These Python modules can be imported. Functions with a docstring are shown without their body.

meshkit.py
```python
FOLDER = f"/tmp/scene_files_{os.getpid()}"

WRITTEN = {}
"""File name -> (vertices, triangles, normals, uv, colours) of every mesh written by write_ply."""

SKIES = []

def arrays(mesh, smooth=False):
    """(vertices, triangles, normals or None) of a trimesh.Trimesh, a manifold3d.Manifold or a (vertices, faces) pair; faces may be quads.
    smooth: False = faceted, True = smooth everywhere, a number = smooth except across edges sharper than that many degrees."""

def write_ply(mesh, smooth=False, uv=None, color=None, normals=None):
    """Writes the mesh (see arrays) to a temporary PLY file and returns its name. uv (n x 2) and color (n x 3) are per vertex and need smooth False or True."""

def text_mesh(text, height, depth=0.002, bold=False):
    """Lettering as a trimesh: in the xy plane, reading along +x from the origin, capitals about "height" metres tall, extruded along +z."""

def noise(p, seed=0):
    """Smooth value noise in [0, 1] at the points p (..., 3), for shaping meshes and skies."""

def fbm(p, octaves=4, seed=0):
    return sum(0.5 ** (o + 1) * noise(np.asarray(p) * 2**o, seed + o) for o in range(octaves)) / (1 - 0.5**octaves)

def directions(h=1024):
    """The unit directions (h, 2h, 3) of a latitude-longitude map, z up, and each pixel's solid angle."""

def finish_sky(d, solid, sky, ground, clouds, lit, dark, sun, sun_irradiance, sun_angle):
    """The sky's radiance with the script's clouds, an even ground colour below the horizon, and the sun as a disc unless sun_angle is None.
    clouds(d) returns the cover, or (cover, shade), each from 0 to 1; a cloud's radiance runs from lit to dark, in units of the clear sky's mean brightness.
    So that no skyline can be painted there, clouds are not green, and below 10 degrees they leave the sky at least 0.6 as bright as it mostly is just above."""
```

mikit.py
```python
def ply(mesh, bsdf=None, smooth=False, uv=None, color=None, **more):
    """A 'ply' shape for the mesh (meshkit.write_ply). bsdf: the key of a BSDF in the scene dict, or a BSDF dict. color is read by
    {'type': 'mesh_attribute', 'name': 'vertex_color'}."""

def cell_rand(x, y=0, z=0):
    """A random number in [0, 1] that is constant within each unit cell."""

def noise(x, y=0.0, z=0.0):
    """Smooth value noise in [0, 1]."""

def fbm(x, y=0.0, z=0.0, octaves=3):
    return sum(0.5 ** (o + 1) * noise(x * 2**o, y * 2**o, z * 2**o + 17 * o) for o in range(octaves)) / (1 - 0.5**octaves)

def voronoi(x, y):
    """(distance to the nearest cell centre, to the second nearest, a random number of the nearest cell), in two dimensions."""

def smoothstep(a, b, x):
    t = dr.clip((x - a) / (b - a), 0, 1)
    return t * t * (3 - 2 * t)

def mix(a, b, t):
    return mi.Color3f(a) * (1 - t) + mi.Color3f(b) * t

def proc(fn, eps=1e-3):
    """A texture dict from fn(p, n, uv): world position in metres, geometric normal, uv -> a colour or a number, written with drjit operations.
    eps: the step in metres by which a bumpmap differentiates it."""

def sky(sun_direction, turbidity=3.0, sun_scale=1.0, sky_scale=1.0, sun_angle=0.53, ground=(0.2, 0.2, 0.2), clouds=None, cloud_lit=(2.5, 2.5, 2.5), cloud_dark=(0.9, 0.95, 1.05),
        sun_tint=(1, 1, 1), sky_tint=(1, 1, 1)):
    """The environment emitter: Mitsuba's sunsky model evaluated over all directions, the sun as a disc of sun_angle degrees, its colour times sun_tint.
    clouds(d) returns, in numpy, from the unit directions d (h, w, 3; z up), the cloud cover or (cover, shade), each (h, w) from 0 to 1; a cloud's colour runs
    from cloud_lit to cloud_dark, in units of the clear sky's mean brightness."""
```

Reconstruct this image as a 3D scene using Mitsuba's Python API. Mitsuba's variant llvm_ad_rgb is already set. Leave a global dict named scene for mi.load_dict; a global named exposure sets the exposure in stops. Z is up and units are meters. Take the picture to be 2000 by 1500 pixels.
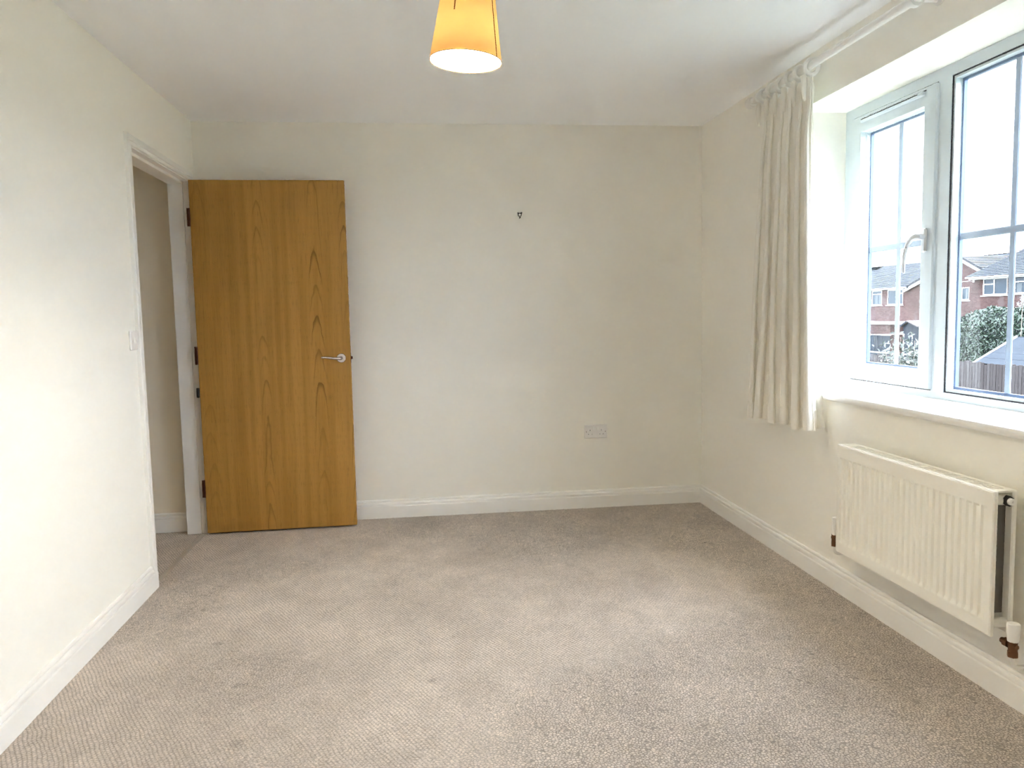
import math, random
import numpy as np, trimesh, manifold3d as m3
import mitsuba as mi, drjit as dr
import mikit, meshkit
from mikit import proc, noise, fbm, voronoi, smoothstep, mix, cell_rand
from shapely.geometry import Polygon
T = mi.ScalarTransform4f
random.seed(7); rng = np.random.default_rng(11)
scene, labels = {}, {}

# ------------------------------------------------------------------ camera, sky, exposure
exposure = 5.12
YAW, PITCH, ROLL, FPX = 0.1212, -0.0899, -0.0202, 1525.29
CAM = np.array([0.0, 0.0, 1.2262])
_f = np.array([math.sin(YAW)*math.cos(PITCH), math.cos(YAW)*math.cos(PITCH), math.sin(PITCH)])
_r = np.array([math.cos(YAW), -math.sin(YAW), 0.0]); _u = np.cross(_r, _f)
_up = -_r*math.sin(ROLL) + _u*math.cos(ROLL)
scene['camera'] = {'type': 'perspective', 'fov': 2*math.degrees(math.atan(1000/FPX)), 'fov_axis': 'x', 'near_clip': 0.02, 'far_clip': 500,
                   'to_world': T().look_at(origin=CAM.tolist(), target=(CAM+_f).tolist(), up=_up.tolist())}


def overcast(d):
    """closed cloud cover, a little greyer towards the horizon as an overcast sky is"""
    return np.ones(d.shape[:2]), np.clip(1.0 - 1.25*np.clip(d[..., 2], 0, 1), 0, 1)*0.55 + 0.12*meshkit.fbm(d*3.0, 3)


SKY = 4.9
scene['sky'] = mikit.sky((0.3, -0.5, 0.8), turbidity=4, sun_scale=0.0, sky_scale=1.0, ground=(0.16, 0.17, 0.15), clouds=overcast,
                         cloud_lit=(0.885*SKY, 1.00*SKY, 1.165*SKY), cloud_dark=(0.58*SKY, 0.66*SKY, 0.775*SKY))

# ------------------------------------------------------------------ materials
def two(b): return {'type': 'twosided', 'bsdf': b}
def rgb(*c): return {'type': 'rgb', 'value': list(c)}
def tex(c): return rgb(*c) if isinstance(c, tuple) else proc(c)
def mat(name, color, rough=0.5, metallic=0.0, spec=0.4, bump=None, bscale=1.0, eps=1e-3, **kw):
    b = {'type': 'principled', 'base_color': tex(color), 'roughness': rough, 'metallic': metallic, 'specular': spec, **kw}
    if bump is not None: b = {'type': 'bumpmap', 'tex': proc(bump, eps=eps), 'scale': bscale, 'bsdf': b}
    scene[name] = two(b)

def wall_col(p, n, uv):
    v = fbm(p.x*1.7, p.y*1.7, p.z*1.7, 3)
    s = fbm(p.x*38, p.y*38, p.z*30, 2)
    return mi.Color3f(0.90, 0.880, 0.815) * (0.975 + 0.03*v + 0.02*s)
def wall_bump(p, n, uv):
    return 0.0011*fbm(p.x*26, p.y*26, p.z*20, 3) + 0.002*fbm(p.x*6, p.y*6, p.z*6, 2)
mat('m_wall', wall_col, 0.75, spec=0.25, bump=wall_bump)
mat('m_ceiling', lambda p, n, uv: mi.Color3f(0.855, 0.865, 0.88)*(0.98+0.03*fbm(p.x*2, p.y*2, 0.0, 3)), 0.85, spec=0.2)
mat('m_gloss', (0.86, 0.85, 0.82), 0.32, spec=0.5)
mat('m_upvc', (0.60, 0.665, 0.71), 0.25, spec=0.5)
mat('m_pole', (0.84, 0.83, 0.80), 0.55, spec=0.25)
mat('m_plastic', (0.82, 0.81, 0.79), 0.3, spec=0.5)
mat('m_switch', (0.84, 0.82, 0.80), 0.3, spec=0.5)
mat('m_radiator', (0.84, 0.82, 0.75), 0.3, spec=0.5)
mat('m_fin_shade', (0.10, 0.095, 0.085), 0.6)  # near-black colour stands in for the shade between the radiator panels
mat('m_dark', (0.012, 0.011, 0.010), 0.5)
mat('m_gasket', (0.02, 0.022, 0.028), 0.6)
mat('m_spacer', (0.10, 0.15, 0.25), 0.4)  # blue of the reflected sky put into the spacer colour
mat('m_bar', (0.30, 0.37, 0.46), 0.35)
mat('m_bronze', (0.070, 0.018, 0.010), 0.4, metallic=0.3)
mat('m_strip', (0.50, 0.46, 0.40), 0.4, metallic=0.4)
mat('m_brass', (0.13, 0.062, 0.028), 0.32, metallic=0.7)
scene['m_chrome'] = two({'type': 'roughconductor', 'material': 'Cr', 'alpha': 0.12, 'distribution': 'ggx'})
mat('m_handle', (0.62, 0.63, 0.65), 0.35, metallic=0.6)
scene['m_glass'] = {'type': 'thindielectric', 'int_ior': 1.22}

STAINS = [(1.483, 3.885, .010, .75), (1.505, 3.862, .022, .30), (-0.62, 2.62, .030, .20), (-0.93, 3.35, .018, .25), (0.62, 4.38, .016, .22),
          (0.02, 2.55, .020, .22), (-0.55, 2.25, .028, .18), (0.30, 3.98, .022, .15), (-0.78, 2.98, .024, .18), (0.55, 4.6, .02, .2)]
def loops(p):
    """staggered loops of a woven carpet in 12 mm rows, flattened and irregular where it is walked on"""
    a, b = 0.48, -0.877
    wx = p.x + 0.007*(noise(p.x*22, p.y*22) - 0.5); wy = p.y + 0.007*(noise(p.x*22 + 9, p.y*22) - 0.5)
    u, v = wx*a + wy*b, -wx*b + wy*a
    row = v/0.0118; k = dr.floor(row)
    q = u/0.0125 + 0.5*(k - 2*dr.floor(k/2)) + 0.25*cell_rand(k)
    reg = dr.sqrt(dr.maximum(dr.sin(math.pi*(row - k)), 0.0))*(0.30 + 0.70*dr.sqrt(dr.abs(dr.sin(math.pi*q))))
    f1, f2, cr = voronoi(p.x*105, p.y*105)
    irr = smoothstep(0.0, 0.45, f2 - f1)*(0.75 + 0.35*cr)
    worn = smoothstep(0.36, 0.62, fbm(p.x*0.9 + 3, p.y*0.9, 0.0, 2) + 0.16*(p.x + 0.2))
    return reg*(1 - worn) + irr*worn
def carpet_col(p, n, uv):
    h = loops(p)
    sp = noise(p.x*230, p.y*230)
    lo = fbm(p.x*3.1 + 5, p.y*2.6, 0.0, 3)
    md = fbm(p.x*14, p.y*11, 3.0, 2)
    c = mi.Color3f(0.545, 0.480, 0.425)*(0.52 + 0.52*h)*(0.80 + 0.40*sp)*(0.84 + 0.30*lo)*(0.91 + 0.18*md)
    dirt = mi.Float(0)
    for x, y, r, a in STAINS:
        d = dr.sqrt(dr.square(p.x - x) + dr.square(p.y - y))*(0.6 + 0.8*noise(p.x*60, p.y*60))
        dirt = dr.maximum(dirt, a*(1 - smoothstep(0.4*r, r, d)))
    return c*(1 - dirt)
mat('m_carpet', carpet_col, 0.95, spec=0.1, sheen=0.35, bump=lambda p, n, uv: 0.0026*loops(p) + 0.0018*noise(p.x*230, p.y*230), eps=6e-4)

def oak_col(p, n, uv):
    x, z = p.x, p.z
    warp = 0.014*fbm(x*5, z*1.1, 1.0, 3)
    fine = noise((x + 0.4*warp)*430, z*7.0, p.y*40)
    pore = noise((x + 0.3*warp)*700, z*26.0, 4.0)
    mid = fbm((x + warp)*38, z*0.9, 2.0, 3)
    c = mix((0.415, 0.222, 0.052), (0.365, 0.186, 0.038), smoothstep(0.3, 0.8, mid))
    c = c*(0.93 + 0.10*fine)*(1 - 0.16*smoothstep(0.72, 0.9, pore))*(0.94 + 0.12*fbm(x*9, z*2.2, 5.0, 2))
    line = mi.Float(0)
    for cx, w, amp, ph in ((-1.16, .040, .25, 0.3), (-0.862, .030, .60, 0.0), (-0.548, .036, 1.0, 0.45), (-0.374, .030, .9, 0.8)):
        d = (x - cx - 0.035*(noise(z*1.4, ph*9) - 0.5))/w
        arch = z*4.6 + 0.80*d*d + 2.2*fbm(z*2.6, ph*7, x*5, 2) + 0.14*noise(z*30, x*60)
        fr = arch - dr.floor(arch)
        k = smoothstep(0.70, 0.94, fr)*(1 - smoothstep(0.94, 1.0, fr))
        k = k*(0.25 + 0.75*cell_rand(dr.floor(arch), ph*31))
        gap = smoothstep(0.22, 0.45, fbm(z*1.9 + ph*13, ph*5, 0.0, 2))
        line = dr.maximum(line, amp*k*gap*(1 - smoothstep(0.7, 1.25, dr.abs(d))))
    return mix(c, c*mi.Color3f(0.42, 0.30, 0.18), line*0.85)
mat('m_oak', oak_col, 0.45, spec=0.35, bump=lambda p, n, uv: 0.0002*noise(p.x*420, p.z*6))

def cloth_col(p, n, uv):
    return mi.Color3f(0.85, 0.82, 0.75)*(0.95 + 0.08*noise(p.x*500, p.y*500, p.z*500))
mat('m_cloth', cloth_col, 0.9, spec=0.1, sheen=0.2)
scene['m_shade'] = {'type': 'principledthin', 'base_color': rgb(0.95, 0.665, 0.31), 'roughness': 0.8, 'diff_trans': 1.2, 'spec_trans': 0.0, 'eta': 1.3}
scene['m_lining'] = {'type': 'principledthin', 'base_color': rgb(0.93, 0.90, 0.80), 'roughness': 0.8, 'diff_trans': 0.0098, 'spec_trans': 0.0, 'eta': 1.3}
mat('m_seam', (0.24, 0.085, 0.012), 0.8)
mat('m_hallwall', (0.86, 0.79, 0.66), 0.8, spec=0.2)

# outdoors
def brick_col(p, n, uv):
    u = p.y + p.x
    r = dr.floor(p.z/0.075)
    q = u/0.225 + 0.5*(r - 2*dr.floor(r/2))
    k = cell_rand(dr.floor(q), r)
    jx = dr.minimum(q - dr.floor(q), 1 - (q - dr.floor(q)))*0.225
    fz = p.z/0.075 - r
    jz = dr.minimum(fz, 1 - fz)*0.075
    joint = 1 - smoothstep(0.004, 0.008, dr.minimum(jx, jz))
    patch = fbm(u*0.9, p.z*1.4, 1.0, 3)
    c = mix((0.04, 0.02, 0.018), (0.0575, 0.033, 0.03), k)*(0.75 + 0.5*patch)
    c = mix(c, (0.052, 0.042, 0.04), joint)
    return mix(c, (0.068, 0.054, 0.052), smoothstep(0.66, 0.78, fbm(u*1.6, p.z*3.2, 7.0, 2))*0.55)
mat('m_brick', brick_col, 0.9, spec=0.1)
mat('m_roof', lambda p, n, uv: mi.Color3f(0.01283, 0.01562, 0.01897)*(0.8 + 0.35*cell_rand(dr.floor(p.y/0.3), dr.floor(p.z/0.15)))*(0.8 + 0.4*fbm(p.y*0.7, p.x*0.7, p.z, 2)), 0.8, spec=0.2)
mat('m_roofedge', (0.006, 0.0075, 0.01), 0.7)
mat('m_outwhite', (0.4, 0.4, 0.4), 0.5)
mat('m_pane', (0.0168, 0.0264, 0.036), 0.15, spec=0.12)
mat('m_netcurtain', (0.06, 0.0675, 0.0725), 0.9)
def board_col(p, n, uv):
    k = cell_rand(dr.floor((p.y + p.x)/0.125))
    g = fbm(p.y*22, p.x*22, p.z*1.1, 3)
    return mix((0.02812, 0.02363, 0.02363), (0.05344, 0.04838, 0.04838), k*0.6 + 0.4*g)
mat('m_board', board_col, 0.9, spec=0.1)
mat('m_darkboard', lambda p, n, uv: mi.Color3f(0.0096, 0.0138, 0.0198)*(0.75 + 0.5*fbm(p.y*9, p.x*9, p.z*1.0, 2)), 0.8, spec=0.15)
mat('m_felt', lambda p, n, uv: mi.Color3f(0.0234, 0.0279, 0.03375)*(0.85 + 0.3*fbm(p.y*1.5, p.x*4, p.z*3, 3)), 0.9, spec=0.1)
mat('m_shedroof', (0.072, 0.063, 0.063), 0.9, spec=0.1)
def leaf(name, a, b):
    scene[name] = two({'type': 'principled', 'base_color': proc(lambda p, n, uv: mix(a, b, cell_rand(dr.floor(p.y*13), dr.floor(p.z*13), dr.floor(p.x*13)))), 'roughness': 0.5, 'specular': 0.5})
leaf('m_hedge', (0.0063, 0.01638, 0.01134), (0.03465, 0.0567, 0.03465))
leaf('m_shrub', (0.0135, 0.02475, 0.018), (0.0675, 0.07425, 0.063))
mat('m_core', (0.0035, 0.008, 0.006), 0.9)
mat('m_stem', (0.20, 0.17, 0.13), 0.9)
mat('m_blossom', (0.2, 0.2, 0.2), 0.8)
mat('m_lawn', lambda p, n, uv: mix((0.080, 0.095, 0.060), (0.145, 0.152, 0.115), fbm(p.x*0.8, p.y*0.8, 0.0, 3)), 0.95, spec=0.05)

# ------------------------------------------------------------------ helpers
def add(key, mesh, bsdf, smooth=False, **kw):
    scene[key] = mikit.ply(mesh, bsdf, smooth, **kw)
    return key
def tag(key, label=None, category=None, group=None, kind=None):
    labels[key] = {k: v for k, v in (('label', label), ('category', category), ('group', group), ('kind', kind)) if v}
def cat(*ms): return trimesh.util.concatenate([m for g in ms for m in (g if isinstance(g, (list, tuple)) else [g])])
def box(x0, x1, y0, y1, z0, z1, bev=0.0):
    x0, x1 = min(x0, x1), max(x0, x1); y0, y1 = min(y0, y1), max(y0, y1); z0, z1 = min(z0, z1), max(z0, z1)
    if bev <= 0:
        m = trimesh.creation.box((x1-x0, y1-y0, z1-z0)); m.apply_translation(((x0+x1)/2, (y0+y1)/2, (z0+z1)/2)); return m
    pts = []
    for X, sx in ((x0, 1), (x1, -1)):
        for Y, sy in ((y0, 1), (y1, -1)):
            for Z, sz in ((z0, 1), (z1, -1)):
                pts += [(X, Y+sy*bev, Z+sz*bev), (X+sx*bev, Y, Z+sz*bev), (X+sx*bev, Y+sy*bev, Z)]
    return trimesh.convex.convex_hull(np.array(pts))
def man(m):
    return m3.Manifold(m3.Mesh(np.asarray(m.vertices, np.float32), np.asarray(m.faces, np.uint32)))
def tri(M):
    k = M.to_mesh(); return trimesh.Trimesh(k.vert_properties[:, :3], k.tri_verts, process=False)
def cut(a, *bs):
    A = man(a)
    for b in bs: A = A - man(b)
    return tri(A)
def union(*ms):
    A = man(ms[0])
    for b in ms[1:]: A = A + man(b)
    return tri(A)
def prism(poly, axis, a, b):
    """extrudes a 2D outline: axis 'y' takes (x,z), axis 'x' takes (y,z), axis 'z' takes (x,y)"""
    m = trimesh.creation.extrude_polygon(Polygon(poly), b-a, engine='earcut')
    v = m.vertices.copy()
    if axis == 'y': m.vertices = np.stack([v[:, 0], a+v[:, 2], v[:, 1]], 1); m.invert()
    elif axis == 'x': m.vertices = np.stack([a+v[:, 2], v[:, 0], v[:, 1]], 1)
    else: m.vertices = v + [0, 0, a]
    return m
def cyl(p, q, r, n=24, r2=None):
    p, q = np.array(p, float), np.array(q, float); L = np.linalg.norm(q-p)
    m = trimesh.creation.cylinder(r, L, sections=n)
    if r2 is not None:
        top = m.vertices[:, 2] > 0; m.vertices[top, :2] *= r2/r
    m.apply_translation((0, 0, L/2)); m.apply_transform(trimesh.geometry.align_vectors([0, 0, 1], (q-p)/L)); m.apply_translation(p); return m
def lathe(prof, n=48, at=(0, 0, 0), axis=(0, 0, 1)):
    m = trimesh.creation.revolve(np.array(prof, float), sections=n)
    m.apply_transform(trimesh.geometry.align_vectors([0, 0, 1], axis)); m.apply_translation(at); return m
def sph(c, r, s=(1, 1, 1), sub=3):
    m = trimesh.creation.icosphere(sub, r); m.vertices *= s; m.apply_translation(c); return m
def torus(c, R, r, axis=(0, 1, 0), n=32, k=12):
    m = trimesh.creation.torus(R, r, major_sections=n, minor_sections=k)
    m.apply_transform(trimesh.geometry.align_vectors([0, 0, 1], axis)); m.apply_translation(c); return m
def tube(path, radii, n=14):
    """a smooth tapering tube through the points, with closed round ends"""
    from scipy.interpolate import CubicSpline
    P = np.array(path, float); s = np.r_[0, np.cumsum(np.linalg.norm(np.diff(P, axis=0), axis=1))]
    t = np.linspace(0, s[-1], max(12, 6*len(P))); C = CubicSpline(s, P)(t); R = np.interp(t, s, np.broadcast_to(radii, len(P)))
    d = np.gradient(C, axis=0); d /= np.linalg.norm(d, axis=1, keepdims=True)
    a = np.cross(d, np.where(np.abs(d[:, 2:]) < .9, [0, 0, 1.], [1., 0, 0])); a /= np.linalg.norm(a, axis=1, keepdims=True); b = np.cross(d, a)
    g = np.linspace(0, 2*math.pi, n, endpoint=False)
    V = C[:, None] + R[:, None, None]*(np.cos(g)[None, :, None]*a[:, None] + np.sin(g)[None, :, None]*b[:, None])
    F = []
    for i in range(len(C)-1):
        for j in range(n):
            k = (j+1) % n; F += [(i*n+j, i*n+k, (i+1)*n+k), (i*n+j, (i+1)*n+k, (i+1)*n+j)]
    V = V.reshape(-1, 3); V = np.vstack([V, C[0], C[-1]]); N = len(C)*n
    F += [(N, (j+1) % n, j) for j in range(n)] + [(N+1, N-n+j, N-n+(j+1) % n) for j in range(n)]
    return cat(trimesh.Trimesh(V, F, process=False), sph(C[0], R[0]*.98, sub=2), sph(C[-1], R[-1]*.98, sub=2))
def numbered(key, i): return key if i == 0 else f'{key}_{i:03d}'

# ------------------------------------------------------------------ the room shell
L, R, D, H, YR = -1.232, 1.787, 4.743, 2.351, -0.45
WX = 2.03                                    # inner face of the window frame
WY0, WY1, WZ0, WZ1 = 1.53, 3.53, 0.845, 2.130  # window opening
XO = 2.12                                    # outer face of the window wall
DY0, DY1, DZ = 3.690, 4.612, 2.020           # structural door opening
add('floor', box(L-0.02, R+0.05, YR-0.05, D+0.05, -0.12, 0), 'm_carpet')
add('ceiling', box(L-0.05, R+0.05, YR-0.05, D+0.05, H, H+0.1), 'm_ceiling')
add('wall_back', box(L-0.1, R+0.1, D, D+0.1, -0.1, H+0.1), 'm_wall')
add('wall_rear', box(L-0.1, R+0.1, YR-0.1, YR, -0.1, H+0.1), 'm_wall')
add('wall_left', cut(box(L-0.1, L, YR-0.1, D+0.1, -0.1, H+0.1), box(L-0.2, L+0.1, DY0, DY1, -0.02, DZ)), 'm_wall')
add('wall_right', cut(box(R, XO, YR-0.1, D+0.1, -0.15, H+0.15), box(R-0.1, XO+0.1, WY0, WY1, WZ0-0.018, WZ1)), 'm_wall')
for k, l, c in (('floor', 'beige woven loop pile carpet covering the whole room floor', 'carpet'), ('ceiling', 'plain white painted bedroom ceiling', 'ceiling'),
             ('wall_back', 'cream painted back wall with a socket and a small hook', 'wall'), ('wall_rear', 'cream painted wall behind the viewpoint', 'wall'),
             ('wall_left', 'cream painted left wall with the open doorway', 'wall'), ('wall_right', 'cream painted right wall around the window', 'wall')):
    tag(k, l, c, kind='structure')

# skirting boards: flat face, ogee step, groove and rounded top
SK = [(0, 0), (.018, 0), (.018, .070), (.0165, .074), (.0145, .077), (.0145, .079), (.0155, .082), (.0150, .090), (.0125, .0945), (.0095, .0965), (.0070, .0968),
      (.0070, .0990), (.0095, .0995), (.0098, .104), (.0080, .109), (.0045, .112), (0, .112)]
add('baseboard_left', prism([(L+t, z) for t, z in SK], 'y', YR, DY0+.004), 'm_gloss', 30)

m = trimesh.creation.extrude_polygon(Polygon([(D-t, z) for t, z in SK]), R-L, engine='earcut'); v = m.vertices.copy()
m.vertices = np.stack([L+v[:, 2], v[:, 0], v[:, 1]], 1); add('baseboard_back', m, 'm_gloss', 30)
add('baseboard_right', prism([(R-t, z) for t, z in SK], 'y', YR, D), 'm_gloss', 30)
tag('baseboard_left', 'white moulded skirting board along the left wall up to the doorway', 'skirting board', kind='structure')
tag('baseboard_back', 'white moulded skirting board along the back wall', 'skirting board', kind='structure')
tag('baseboard_right', 'white moulded skirting board under the window and radiator', 'skirting board', kind='structure')

# hallway behind the doorway
HX0, HY0, HY1 = -2.35, 2.9, 4.668
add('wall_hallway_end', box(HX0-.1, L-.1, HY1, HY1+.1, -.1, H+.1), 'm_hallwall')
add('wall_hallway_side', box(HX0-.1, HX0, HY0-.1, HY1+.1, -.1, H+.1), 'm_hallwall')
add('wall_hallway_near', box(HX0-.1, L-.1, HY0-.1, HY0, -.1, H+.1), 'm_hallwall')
add('ceiling_hallway', box(HX0-.1, L-.1, HY0-.1, HY1+.1, H, H+.1), 'm_ceiling')
add('floor_hallway', box(HX0-.1, L-.02, HY0-.1, HY1+.1, -.12, -.002), 'm_carpet')
m = trimesh.creation.extrude_polygon(Polygon([(HY1-t, z) for t, z in SK]), (L-.1)-HX0, engine='earcut'); v = m.vertices.copy()
m.vertices = np.stack([HX0+v[:, 2], v[:, 0], v[:, 1]], 1); add('baseboard_hallway', m, 'm_gloss', 30)
for k, l, c in (('wall_hallway_end', 'shaded cream hallway wall seen through the doorway', 'wall'), ('wall_hallway_side', 'far side wall of the hallway', 'wall'), ('wall_hallway_near', 'near end wall of the hallway', 'wall'),
             ('ceiling_hallway', 'white hallway ceiling beyond the doorway', 'ceiling'), ('floor_hallway', 'beige hallway carpet beyond the doorway', 'carpet'), ('baseboard_hallway', 'white skirting board on the hallway wall', 'skirting board')):
    tag(k, l, c, kind='structure')

# door frame: linings with stop and rebate, architrave on the room side
LX0, LX1 = -1.336, -1.224
FJ, NJ, HZ = 4.586, 3.704, 1.978            # faces of the stops: far jamb, near jamb, head
def jamb_far(): return cat(box(LX0, -1.256, FJ, DY1, 0, HZ+.02, .0015), box(-1.2555, LX1, FJ+.012, DY1, 0, HZ+.034, .001))
add('trim_1__jamb', jamb_far(), 'm_gloss')
add('trim_1__jamb_001', cat(box(LX0, -1.256, DY0, NJ+.004, 0, HZ+.02, .0015), box(-1.2555, LX1, DY0, NJ-.006, 0, HZ+.034, .001)), 'm_gloss')
add('trim_1__head', cat(box(LX0, -1.256, DY0, DY1, HZ, DZ, .0015), box(-1.2555, LX1, DY0, DY1, HZ+.014, DZ, .001)), 'm_gloss')
AR = [(0, 0), (.012, 0), (.0155, .003), (.0165, .010), (.0150, .016), (.0130, .017), (.0130, .019), (.0165, .022), (.0180, .034), (.0170, .044), (.013, .049), (0, .050)]  # (proud, across)
add('trim_1__architrave', prism([(L+t, HZ+.020+s) for t, s in AR], 'y', NJ-.056, 4.655), 'm_gloss', 30)
def arch_v(y, sgn):
    m = trimesh.creation.extrude_polygon(Polygon([(L+t, y+sgn*s) for t, s in AR]), HZ+.022, engine='earcut')
    return m
add('trim_1__architrave_001', arch_v(NJ-.006, -1), 'm_gloss', 30)
add('trim_1__architrave_002', arch_v(FJ+.02, 1), 'm_gloss', 30)
tag('trim_1', 'white door frame with moulded architrave in the left wall', 'door frame', kind='structure')
add('trim_2', prism([(L-.026, -.001), (L-.022, .0025), (L-.012, .0045), (L-.004, .0035), (L+.002, -.001)], 'y', DY0+.01, DY1-.03), 'm_strip', 40)
tag('trim_2', 'thin metal carpet bar across the doorway threshold', 'threshold strip', kind='structure')

# oak door, standing open in front of the back wall
HXD, HYD, ANG, DW, DH, DT = -1.2134, 4.548, 0.022, 0.838, 1.981, 0.044
_c, _s = math.cos(ANG), math.sin(ANG)
def dr_place(m):
    v = m.vertices; m.vertices = np.stack([HXD + v[:, 0]*_c - v[:, 1]*_s, HYD + v[:, 0]*_s + v[:, 1]*_c, v[:, 2]], 1); return m
Z0 = 0.012
add('door_1__leaf', dr_place(box(0, DW, 0, DT, Z0, Z0+DH, .0015)), 'm_oak')
for i, z in enumerate((1.790, 1.027, 0.270)):
    add(numbered('door_1__hinge', i), cat(box(-1.2290, -1.2128, 4.5440, 4.5465, z-.050, z+.050, .001), cyl((-1.2145, 4.5430, z-.050), (-1.2145, 4.5430, z+.050), .0045, 14)), 'm_bronze', 30)
add('door_1__closer', dr_place(cat(box(-.018, -.001, -.004, .006, .790, .846, .003), box(-.014, -.004, -.0065, 0, .800, .836, .002))), 'm_dark')
hx, hz = 0.786, 0.992
rose = lathe([(0, 0), (.0260, 0), (.0262, .004), (.0245, .0078), (.0200, .0092), (.0, .0095)], 48, (hx, 0, hz), (0, -1, 0))
add('door_1__handle', dr_place(rose), 'm_chrome', 30)
lever = tube([(hx, -.006, hz), (hx, -.034, hz), (hx-.004, -.049, hz+.0005), (hx-.020, -.054, hz+.001), (hx-.055, -.052, hz+.004), (hx-.104, -.049, hz+.008)], [.0105, .0100, .0098, .0085, .0068, .0058], 18)
add('door_1__handle__lever', dr_place(lever), 'm_chrome', True)
add('door_1__latch', dr_place(cat(box(DW-.001, DW+.0012, .011, .033, hz-.028, hz+.028), box(DW, DW+.011, .015, .029, hz-.008, hz+.008, .002))), 'm_bronze')
tag('door_1', 'oak veneer flush door standing open against the back wall', 'door', kind='structure')
tag('door_1__handle', 'chrome lever handle on a round rose'); tag('door_1__closer', 'small black closer fitting on the hinge edge')

# ------------------------------------------------------------------ window
FX1 = 2.095
MUL = [(2.797, 2.872), (2.188, 2.263)]        # mullions between casements and the fixed light
fz0, fz1, fy0, fy1 = WZ0+.042, WZ1-.046, WY0+.074, WY1-.078
frame = cut(box(WX, FX1, WY0, WY1, WZ0, WZ1, .003), box(WX-.1, FX1+.1, MUL[0][1], fy1, fz0, fz1), box(WX-.1, FX1+.1, MUL[1][1], MUL[0][0], fz0, fz1), box(WX-.1, FX1+.1, fy0, MUL[1][0], fz0, fz1))
add('window_1__frame', frame, 'm_upvc')
def ring(x0, x1, y0, y1, z0, z1, w, wz=None, bev=0.0):
    wz = w if wz is None else wz
    return cut(box(x0, x1, y0, y1, z0, z1, bev), box(x0-.1, x1+.1, y0+w, y1-w, z0+wz, z1-wz))
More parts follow.
